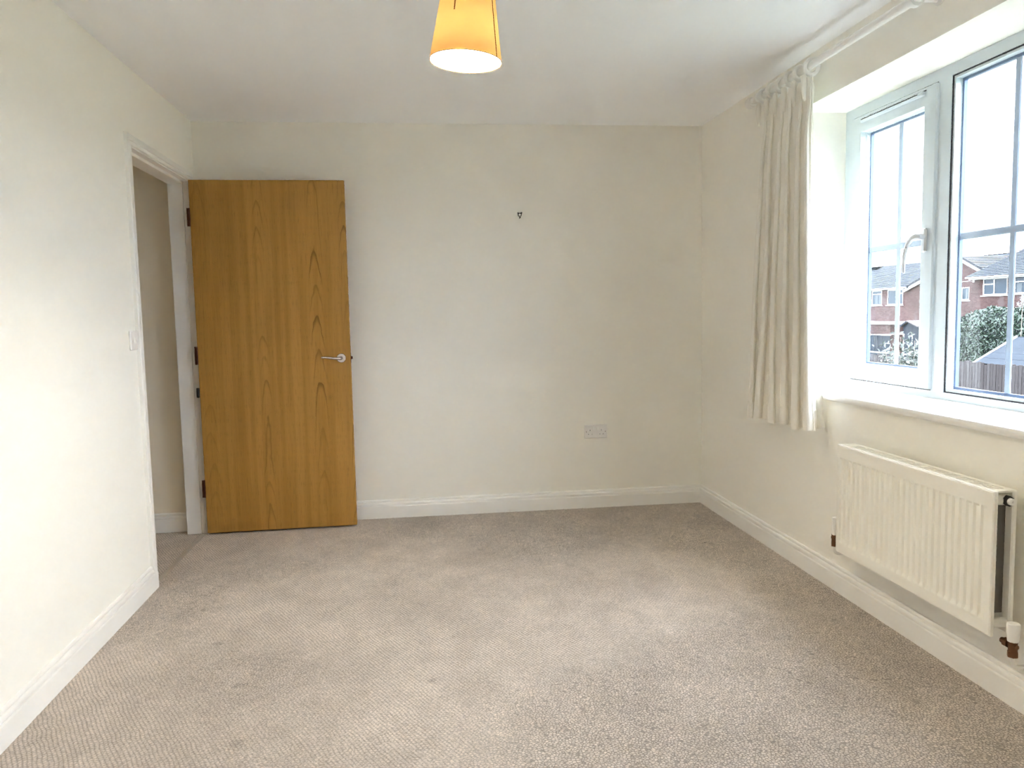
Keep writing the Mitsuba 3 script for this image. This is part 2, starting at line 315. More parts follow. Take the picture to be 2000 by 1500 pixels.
def sash(i, y0, y1, z0=fz0+.004, z1=fz1-.004):
    w = .062
    gy0, gy1, gz0, gz1 = y0+w, y1-w, z0+.060, z1-.062
    body = cut(box(WX-.012, FX1-.01, y0, y1, z0, z1, .005), box(0, 5, gy0+.010, gy1-.010, gz0+.010, gz1-.010))
    # sloping glazing bead between sash face and glass
    bead = []
    for (a, b, c, d) in (((gy0, gz0), (gy1, gz0), (gy1-.014, gz0+.014), (gy0+.014, gz0+.014)), ((gy0, gz1), (gy1, gz1), (gy1-.014, gz1-.014), (gy0+.014, gz1-.014)),
                         ((gy0, gz0), (gy0, gz1), (gy0+.014, gz1-.014), (gy0+.014, gz0+.014)), ((gy1, gz0), (gy1, gz1), (gy1-.014, gz1-.014), (gy1-.014, gz0+.014))):
        pts = [(WX-.006, *a), (WX-.006, *b), (WX+.018, *c), (WX+.018, *d), (WX+.034, *a), (WX+.034, *b), (WX+.034, *c), (WX+.034, *d)]
        bead.append(trimesh.convex.convex_hull(np.array(pts)))
    k = numbered('window_1__casement', i)
    add(k, cat(body, bead), 'm_upvc')
    add(k+'__gasket', cat(ring(WX+.0005, WX+.03, y0-.004, y1+.004, z0-.004, z1+.004, .0045), ), 'm_gasket')
    glazing(k, gy0+.012, gy1-.012, gz0+.012, gz1-.012, [(gy0+gy1)/2], 1.482)
    return k
def glazing(k, y0, y1, z0, z1, bars, zb, xg=WX+.030):
    add(k+'__pane', box(xg+.0015, xg+.0020, y0-.004, y1+.004, z0-.004, z1+.004) if False else sheet_x(xg, y0-.003, y1+.003, z0-.003, z1+.003), 'm_glass')
    add(k+'__spacer', ring(xg+.004, xg+.018, y0-.004, y1+.004, z0-.004, z1+.004, .013), 'm_spacer')
    bw = .0135
    ms = [box(xg+.006, xg+.014, b-bw, b+bw, z0, z1, .003) for b in bars]
    for i, m in enumerate(ms): add(numbered(k+'__bar', i), m, 'm_bar')
    add(numbered(k+'__bar', len(ms)), box(xg+.0055, xg+.0145, y0, y1, zb-bw, zb+bw, .003), 'm_bar')
def sheet_x(x, y0, y1, z0, z1):
    return trimesh.Trimesh([(x, y0, z0), (x, y1, z0), (x, y1, z1), (x, y0, z1)], [(0, 2, 1), (0, 3, 2)], process=False)
k1 = sash(0, MUL[0][1]-.006, fy1+.004)
k2 = sash(1, fy0-.004, MUL[1][0]+.006)
# the fixed light: bead, pane, bars
gy0, gy1 = MUL[1][1], MUL[0][0]
fl = ring(WX+.006, WX+.045, gy0-.001, gy1+.001, fz0-.001, fz1+.001, .014, bev=.002)
add('window_1__fixed_light', fl, 'm_upvc')
add('window_1__fixed_light__gasket', ring(WX+.002, WX+.012, gy0, gy1, fz0, fz1, .004), 'm_gasket')
glazing('window_1__fixed_light', gy0+.014, gy1-.014, fz0+.014, fz1-.014, [(gy0+gy1)/2 - .018], 1.484)
# trickle vents on the casement top rails
for kk, (a, b) in ((k1, (2.935, 3.375)), (k2, (1.69, 2.12))):
    add(kk+'__vent', cat(box(WX-.026, WX-.011, a, b, 2.046, 2.064, .004), box(WX-.030, WX-.011, a+.02, b-.02, 2.051, 2.0535, .001)), 'm_upvc')
    add(kk+'__vent__slot', cat(box(WX-.0268, WX-.02, a+.03, b-.012, 2.0565, 2.0600, .0008), box(WX-.0125, WX-.0118, a-.006, b+.012, 2.064, 2.0685)), 'm_gasket')
# cranked window handles
def win_handle(key, y, sg):
    base = cat(box(WX-.026, WX-.011, y-.013, y+.013, 1.435, 1.530, .006), cyl((WX-.045, y, 1.497), (WX-.02, y, 1.497), .011))
    arm = tube([(WX-.040, y, 1.497), (WX-.050, y+sg*.010, 1.497), (WX-.056, y+sg*.034, 1.486), (WX-.060, y+sg*.056, 1.452), (WX-.062, y+sg*.064, 1.408), (WX-.062, y+sg*.063, 1.362)], [.0115, .0115, .0105, .0080, .0068, .0062], 16)
    add(key, cat(base, arm), 'm_handle', 35)
win_handle(k1+'__handle', 2.908, 1); win_handle(k2+'__handle', 2.150, -1)
tag('window_1', 'white plastic three light window with thin glazing bars', 'window', kind='structure')
# window board with rounded nose
sill = [(WX+.004, WZ0-.020), (R-.020, WZ0-.020), (R-.030, WZ0-.016), (R-.034, WZ0-.008), (R-.034, WZ0+.000), (R-.030, WZ0+.008), (R-.020, WZ0+.013), (WX+.004, WZ0+.013)]
sb = prism(sill, 'y', WY0-.05, WY1+.05)
sb = cut(sb, box(R-.001, 3, WY1-.0005, 5, 0, 3), box(R-.001, 3, -5, WY0+.0005, 0, 3))
add('trim_3', sb, 'm_gloss', 30)
tag('trim_3', 'white window board with rounded front edge under the window', 'window sill', kind='structure')

# ------------------------------------------------------------------ curtain, rings and pole
PX, PZ, PR = R-.088, 2.250, .0165
add('curtain_pole__pole', cyl((PX, 1.26, PZ), (PX, 3.80, PZ), PR, 32), 'm_pole', 30)
for i, (y, s) in enumerate(((3.80, 1), (1.26, -1))):
    add(numbered('curtain_pole__finial', i), lathe([(0, 0), (.020, 0), (.021, .008), (.016, .013), (.024, .022), (.029, .036), (.027, .050), (.016, .061), (0, .064)], 36, (PX, y, PZ), (0, s, 0)), 'm_pole', 30)
for i, y in enumerate((3.742, 2.535, 1.32)):
    col = cut(cyl((PX, y-.011, PZ), (PX, y+.011, PZ), .0265), cyl((PX, y-.05, PZ), (PX, y+.05, PZ), PR+.0008))
    add(numbered('curtain_pole__bracket', i), cat(col, cyl((PX+.022, y, PZ), (R-.006, y, PZ), .010), lathe([(0, 0), (.030, 0), (.030, .006), (.024, .012), (.012, .018), (0, .018)], 32, (R, y, PZ+.012), (-1, 0, 0))), 'm_pole', 30)
tag('curtain_pole', 'white round curtain pole fixed above the window', 'curtain pole')

CZ0, CZ1 = 0.690, 2.192
NF = 6
def curtain_sheet(off):
    """folded cloth: w runs from the window side to the left, t from hem to heading; off moves it along its thickness"""
    W_, T_ = 421, 76
    w = np.linspace(0, 1, W_)[None, :]; t = np.linspace(0, 1, T_)[:, None]
    yr = 3.115 + .085*np.clip(t*1.15, 0, 1)**0.8
    yl = 3.835 - .120*t**0.8
    ph = 2*math.pi*NF*(w + .010*np.sin(2*math.pi*(2.3*w+.4)) + .012*np.sin(5*w+3*t)*(1-t))
    ampb = .057*(0.78 + .34*np.sin(9*w+1.0)**2)
    amp = ampb*(1-t) + .024*t
    amp = amp*(1 - .35*np.exp(-((t-.93)/.05)**2))
    pitch = (yl-yr)/NF
    s = np.sin(ph)
    y = yr + (yl-yr)*w + pitch*.30*np.sin(2*ph)*(.75 + .25*(1-t))
    x = PX + .004 - amp*np.sign(s)*np.abs(s)**.8 + .004*np.sin(17*w+5*t)
    # slight sag and creases of a hanging cloth
    y = y + .004*np.sin(7*t + 11*w)*(1-t)
    x = x + .003*np.sin(9*t+23*w)*(1-t)
    x = np.minimum(x, R-.010)
    z = CZ0 + (CZ1-CZ0)*t + (.006*np.sin(ph*.5) + .018*(.5-w))*(1-t)**6 + .005*s*t**14
    return np.stack(np.broadcast_arrays(x, y, z), -1)
def thick_sheet(P, d):
    """a closed sheet of thickness d from a grid of points"""
    h, w = P.shape[:2]
    du = np.gradient(P, axis=1); dv = np.gradient(P, axis=0); n = np.cross(du, dv); n /= np.linalg.norm(n, axis=-1, keepdims=True)
    A, B = (P + n*d/2).reshape(-1, 3), (P - n*d/2).reshape(-1, 3)
    i, j = np.meshgrid(np.arange(h-1), np.arange(w-1), indexing='ij'); a = (i*w+j).ravel(); b = a+1; c = a+w; e = c+1; N = h*w
    F = np.vstack([np.stack([a, b, e], 1), np.stack([a, e, c], 1), np.stack([a+N, e+N, b+N], 1), np.stack([a+N, c+N, e+N], 1)])
    rim = []
    for line in (np.arange(w), np.arange(w)+(h-1)*w, np.arange(h)*w, np.arange(h)*w+w-1):
        p, q = line[:-1], line[1:]; rim += [np.stack([p, q, q+N], 1), np.stack([p, q+N, p+N], 1)]
    return trimesh.Trimesh(np.vstack([A, B]), np.vstack([F]+rim), process=False)
CP = curtain_sheet(0)
add('curtain__cloth', thick_sheet(CP, .003), 'm_cloth', 50)
# stitched hem: a doubled strip folded up along the bottom edge
add('curtain__hem', thick_sheet(CP[:5], .0075), 'm_cloth', 50)
# heading: pinched pleats and the rings
RY = [3.232, 3.322, 3.412, 3.500, 3.590, 3.675]
for i, y in enumerate(RY):
    pl = tube([(PX-.030, y+.004, 2.200), (PX-.034, y, 2.165), (PX-.030, y+.002, 2.105)], [.011, .013, .006], 12)
    add(numbered('curtain__pleat', i), pl, 'm_cloth', True)
    tilt = (0.10*math.sin(i*2.1), 1, 0.16*math.cos(i*1.7))
    ringm = torus((PX, y, PZ-.0085), 0.0300, .0095, tilt, 36, 14)
    eye = torus((PX, y, PZ-.049), .0065, .0020, (1, 0, 0), 16, 8)
    add(numbered('curtain__ring', i), cat(ringm, eye, cyl((PX-.004, y, PZ-.055), (PX-.010, y, PZ-.078), .0018, 8)), 'm_pole', 40)
tag('curtain', 'cream pleated curtain drawn back at the left side of the window', 'curtain')
tag('curtain__ring', 'white wooden curtain ring')

# ------------------------------------------------------------------ radiator
RY0, RY1, RZ0, RZ1 = 2.066, 2.930, 0.236, 0.676
def panel(xf, xb):
    """pressed panel: vertical flutes between flat margins, front face towards -x"""
    n = 26; pitch = (RY1-RY0-.044)/n
    ys = np.unique(np.r_[RY0, RY0+.003, RY0+.012, [RY0+.022+pitch*(i+f) for i in range(n) for f in (0, .06, .10, .13, .17, .21, .26, .5, .74, .79, .83, .87, .90, .94)], RY1-.022, RY1-.012, RY1-.003, RY1])
    zs = np.unique(np.r_[RZ0, RZ0+.004, RZ0+.020, RZ0+.034, np.linspace(RZ0+.040, RZ0+.058, 6), np.linspace(RZ0+.08, RZ1-.085, 5), np.linspace(RZ1-.060, RZ1-.048, 6), RZ1-.038, RZ1-.020, RZ1-.004, RZ1])
    u = (ys - RY0 - .022)/pitch; inside = (u >= 0) & (u <= n)
    def sm(a, b, x): t = np.clip((x-a)/(b-a), 0, 1); return t*t*(3-2*t)
    fl = np.where(inside, sm(.08, .24, np.abs(u-np.round(u))), 0)
    env = sm(RZ0+.040, RZ0+.058, zs)*(1 - sm(RZ1-.060, RZ1-.048, zs))
    edge_y = np.minimum(1, np.minimum(ys-RY0, RY1-ys)/.006); edge_z = np.minimum(1, np.minimum(zs-RZ0, RZ1-zs)/.008)
    e = np.minimum(edge_y[None, :], edge_z[:, None])
    depth = .0050*(1 - e)**2 + .0075*(env[:, None]*fl[None, :])
    h, w = depth.shape
    V = np.stack([xf+depth, np.broadcast_to(ys, (h, w)), np.broadcast_to(zs[:, None], (h, w))], -1).reshape(-1, 3)
    i, j = np.meshgrid(np.arange(h-1), np.arange(w-1), indexing='ij'); a = (i*w+j).ravel()
    F = np.vstack([np.stack([a, a+w+1, a+1], 1), np.stack([a, a+w, a+w+1], 1)])
    back = V.copy(); back[:, 0] = xb; N = len(V)
    rim = []
    for line in (np.arange(w), np.arange(w)+(h-1)*w, np.arange(h)*w, np.arange(h)*w+w-1):
        p, q = line[:-1], line[1:]; rim += [np.stack([p, q, q+N], 1), np.stack([p, q+N, p+N], 1)]
    return trimesh.Trimesh(np.vstack([V, back]), np.vstack([F, F[:, ::-1]+N]+rim), process=False)
RF, RB = R-.117, R-.040
add('radiator__front_panel', panel(RF, RF+.015), 'm_radiator', 35)
add('radiator__back_panel', box(RB-.012, RB+.004, RY0+.002, RY1, RZ0+.002, RZ1+.001, .004), 'm_radiator')
g = [box(RF+.014, RB-.010, RY0+.004, RY1-.004, RZ1-.004, RZ1+.0005)]
slots = [box(RF+.022+.0145*k, RF+.030+.0145*k, RY0+.03+.060*j, RY0+.078+.060*j, RZ1-.02, RZ1+.02) for k in range(3) for j in range(13)]
add('radiator__grille', cut(g[0], *slots), 'm_radiator')
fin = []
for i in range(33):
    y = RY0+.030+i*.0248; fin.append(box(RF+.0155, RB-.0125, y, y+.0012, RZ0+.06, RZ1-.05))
add('radiator__fin', cat(fin), 'm_fin_shade'); tag('radiator__fin', kind='stuff')
for i, (a, b) in enumerate(((RY0+.020, RZ1-.030), (RY0+.020, RZ0+.034), (RY1-.020, RZ0+.034))):
    add(numbered('radiator__end_pipe', i), cyl((RF+.013, a, b), (RB-.010, a, b), .015), 'm_radiator', 30)
xm = (RF+RB)/2 + .012
add('radiator__bleed_plug', cat(cyl((xm, RY0+.012, RZ1-.030), (xm, RY0-.004, RZ1-.030), .016, 6)), 'm_dark')
add('radiator__bleed_plug__plug', cat(cut(cyl((xm, RY0+.006, RZ1-.030), (xm, RY0-.014, RZ1-.030), .0105), cyl((xm, RY0-.010, RZ1-.030), (xm, RY0-.03, RZ1-.030), .003))), 'm_plastic', 30)
def valve(key, y, sg, x, z, zc=.072, rc=.017, small=False):
    """tail piece out of the radiator end, brass body, plastic cap, pipe into the floor"""
    e = RY0+.014 if sg < 0 else RY1-.014
    body = cat(cyl((x, e, z), (x, y+.0*sg, z), .0085, 20), cyl((x, y-sg*.030, z), (x, y-sg*.014, z), .0145, 6), cyl((x, y, z-.020), (x, y, z+.014), .0125, 20), cyl((x, y, z-.034), (x, y, z-.018), .0150, 6), cyl((x, y, z), (x, y+sg*.016, z), .0085, 6))
    add(key, body, 'm_brass', 30)
    add(key+'__cap', lathe([(0, 0), (rc*.80, 0), (rc*.86, .004), (rc*.96, zc*.55), (rc, zc*.8), (rc*.97, zc*.96), (rc*.85, zc), (0, zc)], 36, (x, y, z+.013)), 'm_plastic', 30)
    add(key+'__pipe', tube([(x, y, z-.028), (x, y, z-.046), (x+.006, y, z-.062), (x+.022, y, z-.068), (R-.010, y, z-.069)], [.0068]*5, 16), 'm_gloss', 30)
valve('radiator__valve', RY0-.030, -1, RB-.022, .218, zc=.055, rc=.0185)
valve('radiator__valve_001', RY1+.086, 1, RB-.030, .262, zc=.075, rc=.0130)
for i, a in enumerate((RY0+.14, RY1-.17)): add(numbered('radiator__wall_bracket', i), box(RB+.002, R-.0005, a, a+.03, RZ0+.02, RZ1-.02), 'm_radiator')
tag('radiator', 'white double panel radiator on the wall under the window', 'radiator')
tag('radiator__valve', 'brass lockshield valve with a white cap')

# ------------------------------------------------------------------ pendant lamp
LC, TILT = np.array([0.1585, 2.20, 1.914]), math.radians(3.6)
def lamp_tilt(m):
    c, s = math.cos(TILT), math.sin(TILT); v = m.vertices
    m.vertices = np.stack([LC[0] + v[:, 0]*c + v[:, 2]*s, LC[1] + v[:, 1], LC[2] - v[:, 0]*s + v[:, 2]*c], 1); return m
HS, RB_, RT_ = .172, .0985, .0735
def cone_strip(r0, r1, z0, z1, a0, a1, n, dr_=0.0):
    a = np.linspace(a0, a1, n); V = np.vstack([np.stack([(r0+dr_)*np.cos(a), (r0+dr_)*np.sin(a), 0*a+z0], 1), np.stack([(r1+dr_)*np.cos(a), (r1+dr_)*np.sin(a), 0*a+z1], 1)])
    F = [f for i in range(n-1) for f in ((i, i+1, n+i+1), (i, n+i+1, n+i))]
    return trimesh.Trimesh(V, F, process=False)
add('pendant_lamp__shade', lamp_tilt(cone_strip(RB_, RT_, 0, HS, 0, 2*math.pi, 97)), 'm_shade', True)
add('pendant_lamp__lining', lamp_tilt(cone_strip(RB_-.0016, RT_-.0016, .001, HS-.001, 0, 2*math.pi, 97)), 'm_lining', True)
rr = lambda z: RB_ + (RT_-RB_)*z/HS
add('pendant_lamp__rim', lamp_tilt(torus((0, 0, 0), RB_, .0011, (0, 0, 1), 96, 8)), 'm_seam', True)
add('pendant_lamp__rim_001', lamp_tilt(torus((0, 0, HS), RT_, .0011, (0, 0, 1), 96, 8)), 'm_seam', True)
a_s = math.radians(-38)
add('pendant_lamp__seam', lamp_tilt(cat(cone_strip(rr(.001), rr(HS-.001), .001, HS-.001, a_s, a_s+.050, 3, .0006))), 'm_seam')
a_t = math.radians(-119)
add('pendant_lamp__seam_001', lamp_tilt(cone_strip(rr(HS*.62), rr(HS-.001), HS*.62, HS-.001, a_t, a_t+.048, 3, .0006)), 'm_seam')
add('pendant_lamp__spider', lamp_tilt(cat(torus((0, 0, HS-.012), .021, .0016, (0, 0, 1), 36, 8), *[cyl((.021*math.cos(a), .021*math.sin(a), HS-.012), (.0725*math.cos(a), .0725*math.sin(a), HS), .0013, 8) for a in (0.5, 2.594, 4.689)])), 'm_gloss', 40)
top = (LC[0]+HS*math.sin(TILT), LC[1], LC[2]+HS*math.cos(TILT))
add('pendant_lamp__lamp_holder', lamp_tilt(lathe([(0, -.050), (.016, -.050), (.0165, -.012), (.020, -.012), (.020, .002), (.015, .006), (.013, .030), (.005, .040), (0, .040)], 32, (0, 0, HS-.022))), 'm_plastic', 30)
add('pendant_lamp__bulb', lamp_tilt(lathe([(0, -.116), (.012, -.114), (.022, -.106), (.0275, -.092), (.0270, -.078), (.021, -.062), (.014, -.050), (0, -.050)], 40, (0, 0, HS-.024))), 'm_plastic', True,
    emitter={'type': 'area', 'radiance': rgb(54.0, 47.0, 35.5)})
add('pendant_lamp__cord', tube([(top[0]+.002, top[1], top[2]+.03), (top[0]+.004, top[1], 2.22), (top[0]+.004, top[1], H-.022)], [.0032, .0032, .0032], 12), 'm_plastic', True)
add('pendant_lamp__ceiling_rose', lathe([(0, 0), (.038, 0), (.038, -.006), (.030, -.018), (.010, -.026), (0, -.026)][::-1], 40, (top[0]+.004, top[1], H)), 'm_plastic', 30)
tag('pendant_lamp', 'small tapered yellow fabric pendant lamp hanging lit from the ceiling', 'lamp')

# ------------------------------------------------------------------ fittings on the walls
SX, SZ = 1.098, 0.482
sock = box(SX-.0735, SX+.0735, D-.010, D, SZ-.043, SZ+.043, .004)
pins = []
for c in (-.036, .036):
    pins += [box(SX+c-.0020, SX+c+.0020, D-.02, D-.004, SZ+.004, SZ+.0125)]
    pins += [box(SX+c+s*.011-.0033, SX+c+s*.011+.0033, D-.02, D-.004, SZ-.0185, SZ-.0145) for s in (-1, 1)]
add('wall_socket__plate', cut(sock, *pins), 'm_switch')
for i, c in enumerate((-.0125, .0125)):
    rk = trimesh.convex.convex_hull(np.array([(SX+c+sx*.0085, D-.009, SZ+.010+dz) for sx in (-1, 1) for dz in (0, .022)] + [(SX+c+sx*.0078, D-.0155, SZ+.011) for sx in (-1, 1)] + [(SX+c+sx*.0078, D-.0115, SZ+.031) for sx in (-1, 1)]))
    add(numbered('wall_socket__rocker', i), rk, 'm_gloss')
n_ = 0
for c in (-.036, .036):
    add(numbered('wall_socket__pin_hole', n_), cat(box(SX+c-.0019, SX+c+.0019, D-.0062, D-.0045, SZ+.0042, SZ+.0123), *[box(SX+c+s*.011-.0032, SX+c+s*.011+.0032, D-.0062, D-.0045, SZ-.0184, SZ-.0146) for s in (-1, 1)]), 'm_dark'); n_ += 1
for i, c in enumerate((-.0605, .0605)):
    add(numbered('wall_socket__screw', i), lathe([(0, 0), (.0032, 0), (.003, .0012), (0, .0014)], 16, (SX+c, D-.0099, SZ), (0, -1, 0)), 'm_brass', 30)
tag('wall_socket', 'white double socket low on the back wall', 'socket')

WY_, WZ_ = 3.602, 1.142
add('light_switch__plate', box(L, L+.010, WY_-.043, WY_+.043, WZ_-.043, WZ_+.043, .004), 'm_switch')
add('light_switch__rocker', trimesh.convex.convex_hull(np.array([(L+.009, WY_+s*.008, WZ_+q*.014) for s in (-1, 1) for q in (-1, 1)] + [(L+.0165, WY_+s*.007, WZ_-.012) for s in (-1, 1)] + [(L+.0115, WY_+s*.007, WZ_+.013) for s in (-1, 1)])), 'm_gloss')
for i, c in enumerate((-.0300, .0300)):
    add(numbered('light_switch__screw', i), lathe([(0, 0), (.0032, 0), (.003, .0012), (0, .0014)], 16, (L+.0099, WY_+c, WZ_), (1, 0, 0)), 'm_gloss', 30)
tag('light_switch', 'square white light switch on the left wall beside the doorway', 'light switch')

HKX, HKZ = 0.6445, 1.8175
add('picture_hook__plate', lathe([(0, 0), (.0125, 0), (.0120, .003), (.006, .0065), (0, .0075)], 32, (HKX, D, HKZ+.001), (0, -1, 0)), 'm_gloss', 30)
hk = torus((HKX, D-.005, HKZ+.0015), .0098, .0022, (0, 1, 0), 28, 8)
add('picture_hook__ring', hk, 'm_dark', True)
for i, (a, b) in enumerate(((-.0098, .0105), (.0098, .0118), (.0015, -.0165))):
    add(numbered('picture_hook__pin', i), cat(sph((HKX+a, D-.007, HKZ+b), .0047, sub=2), cyl((HKX+a*.6, D-.004, HKZ+b*.6), (HKX+a, D-.007, HKZ+b), .0028, 10)), 'm_dark', 40)
tag('picture_hook', 'tiny dark three pin picture hook high on the back wall', 'hook')

# ------------------------------------------------------------------ outdoors
G = -2.40
add('ground', box(XO+.3, 90, -45, 110, G-.3, G), 'm_lawn')
tag('ground', 'back garden lawns below the window', 'lawn', kind='structure')
def courses(e0, e1, r1, r0, n, h=.035):
    """a roof slope laid in n overlapping courses between the eave e0-e1 and the ridge r0-r1"""
    e0, e1, r0, r1 = (np.array(q, float) for q in (e0, e1, r0, r1))
    nn = np.cross(e1-e0, r0-e0); nn /= np.linalg.norm(nn)
    if nn[2] < 0: nn = -nn
    V, F = [], []
    for i in range(n):
        a, b = i/n, (i+1)/n
        A, B, C, Dd = e0+(r0-e0)*a, e1+(r1-e1)*a, e1+(r1-e1)*b, e0+(r0-e0)*b
        k = len(V); V += [A, B, A+nn*h, B+nn*h, C+nn*h*.25, Dd+nn*h*.25]
        F += [(k, k+1, k+3), (k, k+3, k+2), (k+2, k+3, k+4), (k+2, k+4, k+5)]
    m = trimesh.Trimesh(V, F, process=False)
    lo = trimesh.Trimesh([e0-nn*.10, e1-nn*.10, r1-nn*.10, r0-nn*.10, e0, e1, r1, r0], [(0, 1, 2), (0, 2, 3), (0, 4, 5), (0, 5, 1), (1, 5, 6), (1, 6, 2), (0, 3, 7), (0, 7, 4)], process=False)
    return cat(m, lo)
def bar3(p, q, w, h):
    """a board from p to q, w across (x), h tall, hanging below the line"""
    p, q = np.array(p, float), np.array(q, float)
    pts = [c + np.array([sx, 0, sz]) for c in (p, q) for sx in (0, w) for sz in (0, -h)]
    return trimesh.convex.convex_hull(np.array(pts))
def house_window(hk, i, x, y0, y1, z0, z1, posts=(), transom=None, tr_span=None, curtain=()):
    """frame, panes, sill of one window in a wall facing -x"""
    k = numbered(hk+'__window', i); f = .075
    ms = [ring(x-.02, x+.06, y0, y1, z0, z1, f)]
    for p in posts: ms.append(box(x-.02, x+.05, p-f*.5, p+f*.5, z0, z1))
    if transom is not None:
        a, b = tr_span or (y0, y1); ms.append(box(x-.018, x+.05, a, b, transom-f*.45, transom+f*.45))
    add(k, cat(ms), 'm_outwhite')
    edges = [y0] + sorted(posts) + [y1]
    for j in range(len(edges)-1):
        add(numbered(k+'__pane', j), box(x+.02, x+.028, edges[j]+.02, edges[j+1]-.02, z0+.02, z1-.02), 'm_pane')
    for j, (a, b) in enumerate(curtain):
        add(numbered(k+'__net_curtain', j), box(x+.012, x+.019, a, b, z0+f+.02, (transom or z1)-f, .002), 'm_netcurtain')
    add(k+'__sill', box(x-.09, x+.02, y0-.10, y1+.10, z0-.07, z0-.005), 'm_outwhite')
def wall_with_windows(x0, x1, poly_yz, holes):
    m = prism(poly_yz, 'x', x0, x1)
    return cut(m, *[box(x0-.2, x0+.10, a, b, c, d) for a, b, c, d in holes])

# brick house on the left with a broad front gable
AX = 35.0
wA = [(55.42, 56.73, 1.30, 2.42), (52.85, 54.75, 1.30, 2.42), (46.02, 47.45, 1.50, 2.33)]
gA = [(70, G), (70, 2.50), (52.3, 2.50), (46.69, 4.16), (43.60, 2.75), (43.60, G)]
add('house__wall', wall_with_windows(AX, AX+8, gA, [(a, b, c, d) for a, b, c, d in wA]), 'm_brick')
add('house__roof', cat(courses((AX-.25, 61.4, 2.55), (AX-.25, 52.0, 2.55), (AX+4, 46.5, 4.50), (AX+4, 61.4, 4.55), 16), courses((AX-.25, 70, 2.55), (AX-.25, 61.4, 2.55), (AX+4, 61.4, 4.30), (AX+4, 70, 4.30), 14),
                       courses((AX+8.2, 70, 2.5), (AX+8.2, 43.6, 2.5), (AX+4, 43.6, 4.55), (AX+4, 70, 4.55), 8)), 'm_roof')
add('house__gable_roof', cat(courses((AX-.22, 52.5, 2.50), (AX+7, 52.5, 2.50), (AX+7, 46.69, 4.31), (AX-.22, 46.69, 4.31), 14), courses((AX-.22, 43.5, 2.86), (AX+7, 43.5, 2.86), (AX+7, 46.69, 4.31), (AX-.22, 46.69, 4.31), 12)), 'm_roofedge')
add('house__barge_board', bar3((AX-.20, 52.5, 2.40), (AX-.20, 46.69, 4.20), .06, .22), 'm_outwhite')
add('house__barge_board_001', bar3((AX-.20, 46.69, 4.20), (AX-.20, 43.5, 2.75), .06, .22), 'm_outwhite')
add('house__gutter', box(AX-.33, AX-.20, 52.1, 70, 2.46, 2.55, .02), 'm_outwhite')
add('house__fascia', box(AX-.18, AX-.10, 52.1, 70, 2.42, 2.55), 'm_outwhite')
house_window('house', 0, AX+.03, *wA[0], transom=2.13, curtain=[(55.55, 55.85), (56.0, 56.35)])
house_window('house', 1, AX+.03, *wA[1], posts=[53.55], transom=2.13, tr_span=(52.85, 53.55))
house_window('house', 2, AX+.03, *wA[2], posts=[46.73], curtain=[(46.22, 46.40), (47.05, 47.2)])
EX = 33.4
add('house__extension', box(EX, AX, 51.8, 66, G, -.05), 'm_brick')
add('house__extension__fascia', box(EX-.12, AX, 51.6, 66.2, -.09, .10), 'm_outwhite')
tag('house', 'pinkish brick house with a broad front gable seen through the window, further left', 'house')
# brick house on the right with a long slate roof
BX = 33.0
wB = [(40.35, 42.28, 1.73, 2.71), (37.8, 39.88, 1.76, 2.75), (32.4, 34.4, 1.74, 2.73), (25.3, 27.3, 1.74, 2.73)]
add('house_001__wall', wall_with_windows(BX, BX+7.4, [(43.1, G), (43.1, 2.80), (20, 2.80), (20, G)], wB), 'm_brick')
add('house_001__gable_wall', cat(prism([(BX, 2.75), (BX+3.6, 4.42), (BX+7.3, 2.75)], 'y', 42.85, 43.08)), 'm_brick')
add('house_001__gable_wall_001', prism([(BX, 2.75), (BX+3.6, 4.42), (BX+7.3, 2.75)], 'y', 20.0, 20.23), 'm_brick')
add('house_001__roof', cat(courses((BX-.30, 43.35, 2.84), (BX-.30, 19.7, 2.84), (BX+3.6, 19.7, 4.53), (BX+3.6, 43.35, 4.53), 16), courses((BX+7.6, 43.35, 2.8), (BX+7.6, 19.7, 2.8), (BX+3.6, 19.7, 4.53), (BX+3.6, 43.35, 4.53), 8)), 'm_roof')
add('house_001__ridge', cyl((BX+3.6, 43.4, 4.53), (BX+3.6, 19.7, 4.53), .09, 10), 'm_roofedge')
add('house_001__gutter', box(BX-.40, BX-.26, 19.7, 43.3, 2.73, 2.83, .02), 'm_outwhite')
add('house_001__fascia', box(BX-.22, BX-.14, 19.7, 43.2, 2.66, 2.82), 'm_outwhite')
house_window('house_001', 0, BX+.03, *wB[0], posts=[41.40], transom=2.36, tr_span=(41.40, 42.28))
house_window('house_001', 1, BX+.03, *wB[1], transom=2.42, curtain=[(39.35, 39.7)])
house_window('house_001', 2, BX+.03, *wB[2], posts=[33.4], transom=2.42, tr_span=(33.4, 34.4))
house_window('house_001', 3, BX+.03, *wB[3], posts=[26.3], transom=2.42, tr_span=(26.3, 27.3))
tag('house_001', 'brick house with a long grey slate roof behind the hedge, further right', 'house')
# satellite dish on the corner of the right house
dish = lathe([(0, 0), (.06, .004), (.11, .014), (.135, .024), (.137, .030), (.108, .021), (.06, .011), (0, .007)], 28, (BX-.55, 43.55, 2.58), (-.8, .1, .55))
add('satellite_dish__dish', dish, 'm_outwhite', 30)
add('satellite_dish__bracket', cat(cyl((BX-.53, 43.53, 2.56), (BX-.2, 43.25, 2.60), .02, 10), cyl((BX-.2, 43.25, 2.60), (BX-.012, 43.05, 2.60), .010, 10), box(BX-.03, BX, 42.95, 43.10, 2.52, 2.68)), 'm_outwhite')
tag('satellite_dish', 'small white satellite dish on the corner of the right house', 'satellite dish')

